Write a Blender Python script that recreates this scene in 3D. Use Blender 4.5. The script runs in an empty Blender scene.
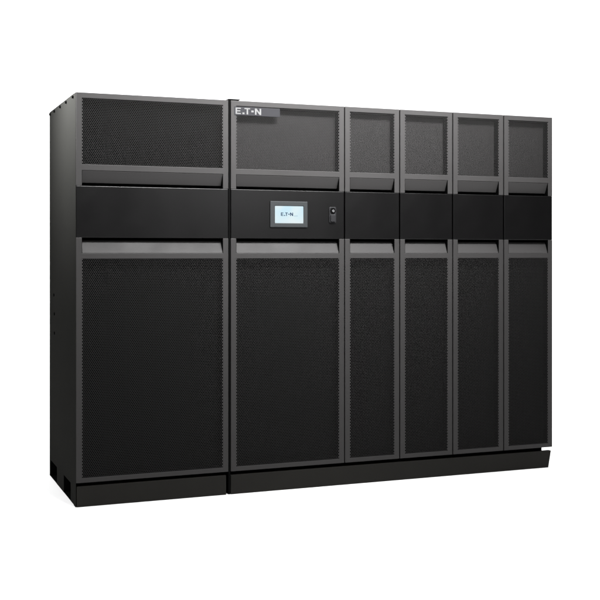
import bpy, bmesh, math
from mathutils import Vector

S = bpy.context.scene
C = S.collection

# ------------------------------------------------------------------ camera
cam_d = bpy.data.cameras.new('camera')
cam = bpy.data.objects.new('camera', cam_d)
C.objects.link(cam)
cam.location = (-0.8685, -4.9638, 1.1502)
cam.rotation_euler = (math.radians(90), 0, -0.37562)
cam_d.sensor_width = 36
cam_d.lens = 36 * 1091.3 / 600
cam_d.shift_y = -(300 - 253.3) / 600
cam_d.clip_start, cam_d.clip_end = 0.05, 200
S.camera = cam

# ------------------------------------------------------------------ world, lamps, exposure
W = bpy.data.worlds.new('World')
S.world = W
W.use_nodes = True
W.node_tree.nodes['Background'].inputs[0].default_value = (1, 1, 1, 1)
W.node_tree.nodes['Background'].inputs[1].default_value = 0.02
S.view_settings.view_transform = 'Standard'
S.view_settings.look = 'None'
S.view_settings.exposure = 0
S.view_settings.gamma = 1


def area(name, loc, target, sx, sy, radiance, color=(1, 1, 1), spread=180):
    d = bpy.data.lights.new(name, 'AREA')
    d.shape = 'RECTANGLE'
    d.size, d.size_y = sx, sy
    d.energy = radiance * math.pi * sx * sy
    d.color = color
    d.spread = math.radians(spread)
    o = bpy.data.objects.new(name, d)
    C.objects.link(o)
    o.location = loc
    o.rotation_euler = (Vector(target) - Vector(loc)).to_track_quat('-Z', 'Y').to_euler()
    return o


area('overhead_softbox', (1.7, 0.5, 5.2), (1.7, 0.5, 0), 14.0, 6, 3.5)
area('backdrop_softbox', (3.6, 0.6, 4.4), (3.6, 4.2, 1.6), 14, 1.2, 3.2)
area('key_softbox', (1.55, -2.05, 3.5), (1.30, 0.0, 2.25), 2.2, 0.6, 32.0, spread=66)
area('side_softbox', (-0.8, 0.06, 2.25), (0, 0.14, 2.0), 0.4, 0.3, 110.0, spread=84)
area('band_sheen_fill', (2.5, -5.0, 2.1), (0.9, 0, 1.5), 0.8, 0.8, 6.5)  # unseen lamp added to put a sheen on the black cover panels


# ------------------------------------------------------------------ materials
def mat(name, col, rough=0.5, metal=0.0, spec=0.5, bump=0.0, bump_scale=900, rvar=0.0, rscale=6.0, cvar=0.0, emit=0.0, base=None):
    m = bpy.data.materials.new(name)
    m.use_nodes = True
    n, l = m.node_tree.nodes, m.node_tree.links
    b = n['Principled BSDF']
    b.inputs['Base Color'].default_value = (*col, 1)
    if base:
        b.inputs['Base Color'].default_value = (*base, 1)
    b.inputs['Roughness'].default_value = rough
    b.inputs['Metallic'].default_value = metal
    b.inputs['Specular IOR Level'].default_value = spec
    if emit:
        b.inputs['Emission Color'].default_value = (*col, 1)
        b.inputs['Emission Strength'].default_value = emit
    tc = n.new('ShaderNodeTexCoord')
    if bump:
        t = n.new('ShaderNodeTexNoise')
        t.inputs['Scale'].default_value = bump_scale
        t.inputs['Detail'].default_value = 2
        l.new(tc.outputs['Object'], t.inputs['Vector'])
        bp = n.new('ShaderNodeBump')
        bp.inputs['Strength'].default_value = bump
        bp.inputs['Distance'].default_value = 0.0004
        l.new(t.outputs['Fac'], bp.inputs['Height'])
        l.new(bp.outputs['Normal'], b.inputs['Normal'])
    if rvar or cvar:
        t = n.new('ShaderNodeTexNoise')
        t.inputs['Scale'].default_value = rscale
        t.inputs['Detail'].default_value = 6
        t.inputs['Roughness'].default_value = 0.6
        l.new(tc.outputs['Object'], t.inputs['Vector'])
        if rvar:
            r = n.new('ShaderNodeMapRange')
            r.inputs['From Min'].default_value = 0.3
            r.inputs['From Max'].default_value = 0.7
            r.inputs['To Min'].default_value = rough - rvar
            r.inputs['To Max'].default_value = rough + rvar
            l.new(t.outputs['Fac'], r.inputs['Value'])
            l.new(r.outputs['Result'], b.inputs['Roughness'])
        if cvar:
            x = n.new('ShaderNodeMix')
            x.data_type = 'RGBA'
            x.inputs['A'].default_value = (*[c * (1 - cvar) for c in col], 1)
            x.inputs['B'].default_value = (*[c * (1 + cvar) for c in col], 1)
            l.new(t.outputs['Fac'], x.inputs['Factor'])
            l.new(x.outputs['Result'], b.inputs['Base Color'])
    return m


M = {
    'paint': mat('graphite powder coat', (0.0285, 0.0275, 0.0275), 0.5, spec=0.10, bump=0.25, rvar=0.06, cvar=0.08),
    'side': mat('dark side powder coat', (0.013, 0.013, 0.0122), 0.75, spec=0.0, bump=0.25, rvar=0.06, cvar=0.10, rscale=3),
    'grille': mat('perforated sheet paint', (0.0275, 0.0268, 0.0266), 0.6, spec=0.05),
    'band': mat('satin black panel', (0.0016, 0.0015, 0.0016), 0.30, spec=0.30, bump=0.08, rvar=0.035, rscale=3),
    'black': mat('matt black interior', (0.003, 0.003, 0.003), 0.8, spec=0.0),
    'tray': mat('matt black inner tray', (0.0034, 0.0034, 0.0034), 0.9, spec=0.0),
    'filter': mat('grey filter mat', (0.0215, 0.0208, 0.0208), 0.9, spec=0.0, cvar=0.12, rscale=14),
    'plinth': mat('dark plinth paint', (0.0105, 0.0100, 0.0088), 0.7, spec=0.1, bump=0.3, cvar=0.12),
    'plate': mat('nameplate grey', (0.0145, 0.0145, 0.0165), 0.6, spec=0.1),
    'white': mat('silver enamel', (0.105, 0.105, 0.105), 0.6, spec=0.1),
    'bezel': mat('screen housing grey', (0.0165, 0.0185, 0.0195), 0.55, spec=0.2, bump=0.2),
    'screen': mat('backlit screen', (0.70, 0.86, 0.90), 0.25, emit=0.87, base=(0.03, 0.03, 0.03)),
    'ink': mat('dark screen ink', (0.004, 0.012, 0.032), 0.7, spec=0.05),
    'pale_ink': mat('pale screen ink', (0.05, 0.10, 0.14), 0.7, spec=0.05),
    'steel': mat('brushed steel', (0.36, 0.36, 0.37), 0.35, metal=1.0),
    'grip': mat('dark grey plastic', (0.0085, 0.0085, 0.0095), 0.5, spec=0.2),
    'floor': mat('white studio paper', (0.92, 0.92, 0.92), 0.9, spec=0.0, cvar=0.01, rscale=1.2),
}

n_, l_ = M['screen'].node_tree.nodes, M['screen'].node_tree.links     # what the display shows: a pale blue wash
tc_ = n_.new('ShaderNodeTexCoord')
gr_ = n_.new('ShaderNodeTexNoise')
gr_.inputs['Scale'].default_value = 9
gr_.inputs['Detail'].default_value = 1
l_.new(tc_.outputs['Object'], gr_.inputs['Vector'])
rp_ = n_.new('ShaderNodeValToRGB')
rp_.color_ramp.elements[0].position, rp_.color_ramp.elements[0].color = 0.35, (0.52, 0.78, 0.90, 1)
rp_.color_ramp.elements[1].position, rp_.color_ramp.elements[1].color = 0.65, (0.78, 0.86, 0.86, 1)
l_.new(gr_.outputs['Fac'], rp_.inputs['Fac'])
l_.new(rp_.outputs['Color'], n_['Principled BSDF'].inputs['Emission Color'])


# ------------------------------------------------------------------ mesh helpers
def link(name, me, m, parent=None, loc=(0, 0, 0)):
    o = bpy.data.objects.new(name, me)
    for k in (m if isinstance(m, (list, tuple)) else [m]):
        me.materials.append(M[k])
    C.objects.link(o)
    o.location = loc
    if parent:
        o.parent = parent
    return o


def bevel(o, w=0.0018, seg=2):
    md = o.modifiers.new('bevel', 'BEVEL')
    md.width, md.segments = w, seg
    md.limit_method = 'ANGLE'
    md.angle_limit = math.radians(30)
    md.harden_normals = False
    return o


class MB:
    def __init__(s):
        s.v, s.f = [], []

    def poly_prism(s, pts, y0, y1):
        """pts: counter-clockwise (x, z) outline seen from the front (-y)."""
        n, b = len(pts), len(s.v)
        s.v += [(x, y0, z) for x, z in pts] + [(x, y1, z) for x, z in pts]
        s.f.append(tuple(range(b, b + n)))
        s.f.append(tuple(range(b + 2 * n - 1, b + n - 1, -1)))
        for i in range(n):
            j = (i + 1) % n
            s.f.append((b + j, b + i, b + n + i, b + n + j))
        return s

    def box(s, x0, x1, y0, y1, z0, z1):
        return s.poly_prism([(x0, z0), (x1, z0), (x1, z1), (x0, z1)], y0, y1)

    def prism_x(s, pts, x0, x1):
        """pts: (y, z) outline swept from x0 to x1."""
        n, b = len(pts), len(s.v)
        s.v += [(x0, y, z) for y, z in pts] + [(x1, y, z) for y, z in pts]
        s.f.append(tuple(range(b, b + n)))
        s.f.append(tuple(range(b + 2 * n - 1, b + n - 1, -1)))
        for i in range(n):
            j = (i + 1) % n
            s.f.append((b + j, b + i, b + n + i, b + n + j))
        return s

    def disc(s, cx, cz, r, y0, y1, n=32):
        return s.poly_prism([(cx + r * math.cos(2 * math.pi * i / n), cz + r * math.sin(2 * math.pi * i / n)) for i in range(n)], y0, y1)

    def mesh(s, name):
        me = bpy.data.meshes.new(name)
        me.from_pydata(s.v, [], s.f)
        bm = bmesh.new()
        bm.from_mesh(me)
        bmesh.ops.recalc_face_normals(bm, faces=bm.faces)
        bm.to_mesh(me)
        bm.free()
        return me


def grid_slab(xs, ys, solid, d0, d1, axis='y'):
    """A slab with openings cut out of it: cells (i, j) of the grid xs by ys where solid(i, j); one closed shell.
    axis 'y': grid in x-z, thickness along y; axis 'x': grid in y-z, thickness along x."""
    v, f, ix = [], [], {}

    def P(i, j, k):
        key = (i, j, k)
        if key not in ix:
            ix[key] = len(v)
            d = d1 if k else d0
            v.append((xs[i], d, ys[j]) if axis == 'y' else (d, xs[i], ys[j]))
        return ix[key]
    nx, ny = len(xs) - 1, len(ys) - 1
    on = lambda i, j: 0 <= i < nx and 0 <= j < ny and solid(i, j)
    for i in range(nx):
        for j in range(ny):
            if not on(i, j):
                continue
            for k in (0, 1):
                f.append((P(i, j, k), P(i + 1, j, k), P(i + 1, j + 1, k), P(i, j + 1, k)))
            for a, b, di, dj in (((i, j), (i + 1, j), 0, -1), ((i + 1, j), (i + 1, j + 1), 1, 0), ((i + 1, j + 1), (i, j + 1), 0, 1), ((i, j + 1), (i, j), -1, 0)):
                if not on(i + di, j + dj):
                    f.append((P(*a, 0), P(*b, 0), P(*b, 1), P(*a, 1)))
    m = MB()
    m.v, m.f = v, f
    return m


# ------------------------------------------------------------------ setting: white floor and sweep
m = MB()
m.v = [(-14, -7, 0), (20, -7, 0), (20, 2.2, 0), (-14, 2.2, 0)]
m.f = [(0, 1, 2, 3)]
fl = link('floor', m.mesh('floor'), 'floor')
fl['kind'] = 'structure'
m = MB()
prof = [(2.2, 0.0)] + [(2.2 + 2 * math.sin(a), 2 - 2 * math.cos(a)) for a in [math.radians(5 * k) for k in range(1, 19)]] + [(4.2, 7.5)]
for y, z in prof:
    m.v += [(-14, y, z), (20, y, z)]
for i in range(len(prof) - 1):
    m.f.append((2 * i, 2 * i + 1, 2 * i + 3, 2 * i + 2))
bd = link('backdrop', m.mesh('backdrop'), 'floor')
for p in bd.data.polygons:
    p.use_smooth = True
bd['kind'] = 'structure'

# ------------------------------------------------------------------ cabinet dimensions (metres, read off the photograph)
TOP = 1.880
DOOR_Z0, MESH_Z0, MESH_Z1, SILL_Z1, POCKET_Z1, LEG_Z1 = 0.109, 0.131, 1.125, 1.150, 1.209, 1.2215
BAND_Z0, BAND_Z1 = 1.2217, 1.4568
UP_LEG, UP_POCKET, UP_RAIL0, UP_MESH0, UP_MESH1 = 1.457, 1.471, 1.527, 1.555, 1.855
STILE = 0.0265
DT = 0.050          # door thickness
BACK = 0.780


GRILLE_PX, GRILLE_PZ = 0.0088, 0.00735


def grille_mesh(x0, x1, z0, z1, name):
    """Sheet of staggered hexagonal holes with its own thickness."""
    n = max(2, round((x1 - x0) / GRILLE_PX))
    px = (x1 - x0) / n
    rows = max(2, round((z1 - z0) / GRILLE_PZ))
    pz = (z1 - z0) / rows
    Rz = pz / 1.5
    hx, k, y0, y1 = px / 2, 0.890, 0.0012, 0.0026
    ring = [(0, Rz), (-hx, Rz / 2), (-hx, -Rz / 2), (0, -Rz), (hx, -Rz / 2), (hx, Rz / 2)]
    v, f, ix, tooth = [], [], {}, set()

    def outer(x, z):
        key = (round(x * 1e6), round(z * 1e6))
        if key not in ix:
            ix[key] = len(v)
            v.append((x, y0, z))
        return ix[key]
    for r in range(rows):
        cz = z0 + (r + 0.5) * pz
        odd = r % 2
        for c in range(n - odd):
            cx = x0 + (c + 0.5 + 0.5 * odd) * px
            o = [outer(cx + a, cz + b) for a, b in ring]
            b0 = len(v)
            v += [(cx + a * k, y0, cz + b * k) for a, b in ring]
            v += [(cx + a * k, y1, cz + b * k) for a, b in ring]
            for i in range(6):
                j = (i + 1) % 6
                f.append((o[i], o[j], b0 + j, b0 + i))
                f.append((b0 + i, b0 + j, b0 + 6 + j, b0 + 6 + i))
        if odd:     # the solid half cells that make the toothed edge
            for e, sgn in ((x0, 1), (x1, -1)):
                q = [outer(e, cz + Rz), outer(e, cz - Rz), outer(e + sgn * hx, cz - Rz / 2), outer(e + sgn * hx, cz + Rz / 2)]
                tooth.add(len(f))
                f.append(tuple(q if sgn > 0 else q[::-1]))
    me = bpy.data.meshes.new(name)
    me.from_pydata(v, [], f)
    me.polygons.foreach_set('material_index', [1 if i in tooth else 0 for i in range(len(f))])
    return me


def tray_mesh(x0, x1, z0, z1, name, y0=0.004, y1=0.049):
    t = 0.002
    m = MB()
    m.box(x0, x1, y1 - t, y1, z0, z1)
    m.box(x0, x0 + t, y0, y1 - t, z0, z1)
    m.box(x1 - t, x1, y0, y1 - t, z0, z1)
    m.box(x0 + t, x1 - t, y0, y1 - t, z0, z0 + t)
    m.box(x0 + t, x1 - t, y0, y1 - t, z1 - t, z1)
    return m.mesh(name)


def build_bay(root, x, w, lit_filter):
    """vent panel over cover panel over vent door; returns the three parts."""
    xs = [0, STILE, w - STILE, w]
    # upper vent panel
    zs = [UP_LEG, UP_RAIL0, UP_MESH0, UP_MESH1, TOP]
    m = grid_slab(xs, zs, lambda i, j: i != 1 or j in (1, 3), 0.0, DT)
    m.prism_x([(0.0015, UP_RAIL0 - 0.0005), (0.028, UP_POCKET), (0.032, UP_POCKET), (0.032, UP_RAIL0 - 0.0005)], STILE + 0.0013, w - STILE - 0.0013)
    vp = bevel(link('vent_panel', m.mesh('vent_panel'), 'paint', root, (x, 0, 0)))
    for a in (STILE + 0.0001, w - STILE - 0.0011):  # thin black plates added to darken the inner stile walls of the pocket
        link('added_black_plate', MB().box(a, a + 0.001, 0.0012, DT - 0.001, UP_LEG + 0.0006, UP_RAIL0 - 0.0004).mesh('added_black_plate'), 'black', vp)
    link('grille', grille_mesh(STILE + 0.0002, w - STILE - 0.0002, UP_MESH0 - 0.002, UP_MESH1 + 0.002, 'grille'), ('grille', 'paint'), vp)
    link('tray', tray_mesh(STILE, w - STILE, UP_MESH0, UP_MESH1, 'tray'), 'tray', vp)
    if lit_filter:
        fm = MB().box(STILE + 0.006, w - STILE - 0.006, 0.040, 0.0465, UP_MESH0 + 0.004, UP_MESH1 - 0.006)
        link('filter_mat', fm.mesh('filter_mat'), 'filter', vp)
    # black cover panel with its shadowed pocket behind
    m = MB().box(0.0002, w - 0.0002, 0.0008, DT - 0.0005, BAND_Z0, BAND_Z1)
    cp = bevel(link('cover_panel', m.mesh('cover_panel'), 'band', root, (x, 0, 0)), 0.0025, 3)
    # lower vent door
    zs = [DOOR_Z0, MESH_Z0, MESH_Z1, SILL_Z1, LEG_Z1]
    m = grid_slab(xs, zs, lambda i, j: i != 1 or j in (0, 2), 0.0, DT)
    m.prism_x([(0.0015, SILL_Z1 + 0.0005), (0.032, SILL_Z1 + 0.0005), (0.032, POCKET_Z1), (0.028, POCKET_Z1)], STILE + 0.0013, w - STILE - 0.0013)
    vd = bevel(link('vent_door', m.mesh('vent_door'), 'paint', root, (x, 0, 0)))
    for a in (STILE + 0.0001, w - STILE - 0.0011):  # same added black plates, darkening the ends of the lower pocket
        link('added_black_plate', MB().box(a, a + 0.001, 0.0012, DT - 0.001, SILL_Z1 + 0.0004, LEG_Z1 - 0.0006).mesh('added_black_plate'), 'black', vd)
    link('grille', grille_mesh(STILE + 0.0002, w - STILE - 0.0002, MESH_Z0 - 0.002, MESH_Z1 + 0.002, 'grille'), ('grille', 'paint'), vd)
    link('tray', tray_mesh(STILE, w - STILE, MESH_Z0, MESH_Z1, 'tray'), 'tray', vd)
    return [vp, cp, vd]


def copy_part(o, root, x):
    c = o.copy()
    C.objects.link(c)
    c.parent = root
    c.location = (x, 0, 0)
    for ch in o.children:
        d = ch.copy()
        C.objects.link(d)
        d.parent = c
    return c


def thing(name, label, cat, loc):
    o = bpy.data.objects.new(name, None)
    C.objects.link(o)
    o.location = loc
    o.empty_display_size = 0.2
    o['label'], o['category'] = label, cat
    o['group'] = 'power cabinets standing in one row'
    return o


def side_panel_mesh(x0, x1):
    ys = [0.054, 0.142, 0.338, 0.540, 0.748, BACK]
    zs = [0.0, 0.084, TOP - 0.001]
    return grid_slab(ys, zs, lambda i, j: not (j == 0 and i in (1, 3)), x0, x1, 'x').mesh('side_panel')


# ================================================================== left cabinet
W1 = 0.722
t1 = thing('power_cabinet', 'dark single-bay power cabinet on its own short plinth with its plain side showing', 'cabinet', (0, 0, 0))
link('cabinet_body', MB().box(0.003, W1 - 0.003, 0.0515, BACK - 0.002, 0.112, TOP - 0.003).mesh('cabinet_body'), 'black', t1)
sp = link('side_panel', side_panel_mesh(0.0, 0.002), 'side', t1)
bevel(sp, 0.0006, 1)
for y in (0.067, 0.255, 0.427, 0.606, 0.742):
    # sunk black panel screws just under the top edge
    pts = [(y + 0.0065 * math.cos(2 * math.pi * i / 20), 1.8660 + 0.0065 * math.sin(2 * math.pi * i / 20)) for i in range(20)]
    link('screw', MB().prism_x(pts, -0.0075, -0.0001).mesh('screw'), 'black', sp)
for y, z in ((0.629, 0.939), (0.615, 0.844), (0.613, 0.748)):
    pts = [(y + 0.0075 * math.cos(2 * math.pi * i / 20), z + 0.0075 * math.sin(2 * math.pi * i / 20)) for i in range(20)]
    link('screw', MB().prism_x(pts, -0.0035, -0.0001).mesh('screw'), 'black', sp)
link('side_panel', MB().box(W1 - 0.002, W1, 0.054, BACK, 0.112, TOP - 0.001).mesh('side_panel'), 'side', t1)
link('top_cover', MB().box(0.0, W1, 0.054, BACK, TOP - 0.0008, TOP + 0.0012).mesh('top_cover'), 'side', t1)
build_bay(t1, 0, W1, False)
m = MB().box(0.22, W1 - 0.02, 0.035, BACK - 0.01, 0.001, 0.1118)      # fork tunnels stay open at the side
for a, b in ((0.056, 0.141), (0.339, 0.539), (0.749, BACK - 0.003)):
    m.box(0.0025, 0.2195, a, b, 0.001, 0.1116)
for a, b in ((0.1412, 0.3388), (0.5392, 0.7488)):
    m.box(0.0025, 0.2193, a, b, 0.0860, 0.1114)
    m.box(0.0005, 0.2193, a, b, 0.0008, 0.0030)  # black pan added over the bright floor so the tunnels stay dark
m.box(0.0045, 0.2195, 0.026, 0.0555, 0.001, 0.1118)
link('base_frame', m.mesh('base_frame'), 'black', t1)
m = MB().box(-0.0016, -0.0002, 0.0015, 0.0515, 0.0, TOP - 0.001)
m.box(-0.0002, 0.002, 0.0235, 0.0515, 0.0, 0.1085)
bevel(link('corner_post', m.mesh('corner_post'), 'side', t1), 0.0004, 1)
pl = link('plinth', MB().box(0.003, 0.711, 0.0, 0.022, 0.0, 0.093).mesh('plinth'), 'plinth', t1)
bevel(pl, 0.0015)

# ================================================================== right cabinet: five bays on one plinth
t2 = thing('power_cabinet', 'wide five-bay dark power cabinet with touchscreen and nameplate, on one long plinth', 'cabinet', (0.735, 0, 0))
X0 = 0.735
W2, WN, STEP, E2 = 0.590, 0.300, 0.306, 2.549 - X0
link('cabinet_body', MB().box(0.003, E2 - 0.004, 0.0515, BACK - 0.002, 0.112, TOP - 0.003).mesh('cabinet_body'), 'black', t2)
link('side_panel', MB().box(E2 - 0.0035, E2 - 0.0005, 0.054, BACK, 0.112, TOP - 0.001).mesh('side_panel'), 'side', t2)
link('side_panel', MB().box(0.0, 0.002, 0.054, BACK, 0.112, TOP - 0.001).mesh('side_panel'), 'side', t2)
link('top_cover', MB().box(0.0, E2, 0.054, BACK, TOP - 0.0008, TOP + 0.0012).mesh('top_cover'), 'side', t2)
wide = build_bay(t2, 0, W2, True)
first = build_bay(t2, 1.3300 - X0, WN, True)
for k in range(1, 4):
    for o in first:
        copy_part(o, t2, 1.3300 - X0 + k * STEP)
link('base_frame', MB().box(0.02, E2 - 0.045, 0.035, BACK - 0.01, 0.001, 0.1118).mesh('base_frame'), 'black', t2)
pl = link('plinth', MB().poly_prism([(0.0, 0.0), (2.523 - X0, 0.0), (2.540 - X0, 0.090), (0.0, 0.092)], 0.0, 0.022).mesh('plinth'), 'plinth', t2)
bevel(pl, 0.0015)
js = MB().box(-0.0115, -0.0015, 0.004, 0.060, 0.001, TOP + 0.003)
js.box(-0.0115, 0.046, 0.004, 0.060, TOP + 0.003, TOP + 0.0075)
bevel(link('joining_strip', js.mesh('joining_strip'), 'black', t2), 0.0008, 1)

# nameplate with raised letters
npx0, npx1, npz0, npz1 = 0.016, 0.249, 1.8105, 1.8520
npl = bevel(link('nameplate', MB().box(npx0, npx1, -0.0010, 0.0010, npz0, npz1).mesh('nameplate'), 'plate', t2), 0.0004)
LET = {
    'E': [[(0, 0), (1, 0), (1, .17), (.27, .17), (.27, .415), (.9, .415), (.9, .585), (.27, .585), (.27, .83), (1, .83), (1, 1), (0, 1)]],
    'T': [[(.39, 0), (.65, 0), (.65, .83), (1, .83), (1, 1), (0, 1), (0, .83), (.39, .83)]],
    'N': [[(0, 0), (.25, 0), (.25, .62), (.75, 0), (1, 0), (1, 1), (.75, 1), (.75, .38), (.25, 1), (0, 1)]],
    '.': [[(0, 0), (1, 0), (1, 1), (0, 1)]],
}
# glyph, start, end (fractions of the word's width), bottom, top (fractions of its height)
WORD = [('E', 0.0, .205, 0, 1), ('.', .265, .345, 0, .27), ('T', .345, .565, 0, 1), ('.', .615, .705, .36, .66), ('N', .755, 1.0, 0, 1)]


def letters(x0, x1, z0, z1, y0, y1, m, parent, name):
    for g, a, b, c, d in WORD:
        mb = MB()
        for poly in LET[g]:
            mb.poly_prism([(x0 + (x1 - x0) * (a + (b - a) * u), z0 + (z1 - z0) * (c + (d - c) * w)) for u, w in poly], y0, y1)
        link(name if g != '.' else 'letter_dot', mb.mesh(name), m, parent)


letters(0.0225, 0.152, 1.8165, 1.8465, -0.0020, -0.0011, 'white', npl, 'letter')

# touchscreen
bx0, bx1, bz0, bz1 = 0.933 - X0, 1.127 - X0, 1.276, 1.403
sx0, sx1, sz0, sz1 = 0.957 - X0, 1.105 - X0, 1.297, 1.380
ts = bevel(link('touchscreen', grid_slab([bx0, sx0, sx1, bx1], [bz0, sz0, sz1, bz1], lambda i, j: not (i == 1 and j == 1), -0.007, 0.0006).mesh('touchscreen'), 'bezel', t2), 0.003, 3)
link('screen', MB().box(sx0 - 0.0005, sx1 + 0.0005, -0.0038, 0.0004, sz0 - 0.0005, sz1 + 0.0005).mesh('screen'), 'screen', ts)
letters(0.988 - X0, 1.051 - X0, 1.3320, 1.3485, -0.0044, -0.0039, 'ink', ts, 'screen_letter')
m = MB()
for k in range(7):
    m.box(1.054 - X0 + k * 0.0032, 1.0562 - X0 + k * 0.0032, -0.0043, -0.0039, 1.3310, 1.3328)
link('screen_text', m.mesh('screen_text'), 'pale_ink', ts)

# lock with key cylinder and grip
lx, lz0, lz1 = 1.2615 - X0, 1.300, 1.379


def rrect(cx, hw, z0, z1, r, n=6):
    pts = []
    for (ax, az, a0) in ((cx + hw - r, z0 + r, -90), (cx + hw - r, z1 - r, 0), (cx - hw + r, z1 - r, 90), (cx - hw + r, z0 + r, 180)):
        for i in range(n + 1):
            a = math.radians(a0 + 90 * i / n)
            pts.append((ax + r * math.cos(a), az + r * math.sin(a)))
    return pts


lk = bevel(link('lock', MB().poly_prism(rrect(lx, 0.0185, lz0, lz1, 0.007), -0.005, 0.0006).mesh('lock'), 'grip', t2), 0.0015)
link('lock_recess', MB().disc(lx, 1.3595, 0.0150, -0.0062, -0.0052).mesh('lock_recess'), 'black', lk)
link('key_cylinder', MB().disc(lx, 1.3595, 0.0062, -0.0115, -0.0064).mesh('key_cylinder'), 'steel', lk)
link('keyhole', MB().box(lx - 0.001, lx + 0.001, -0.0120, -0.0116, 1.3555, 1.3635).mesh('keyhole'), 'black', lk)
bevel(link('grip', MB().poly_prism(rrect(lx, 0.0130, lz0 + 0.005, 1.342, 0.005), -0.013, -0.0052).mesh('grip'), 'grip', lk), 0.003, 3)
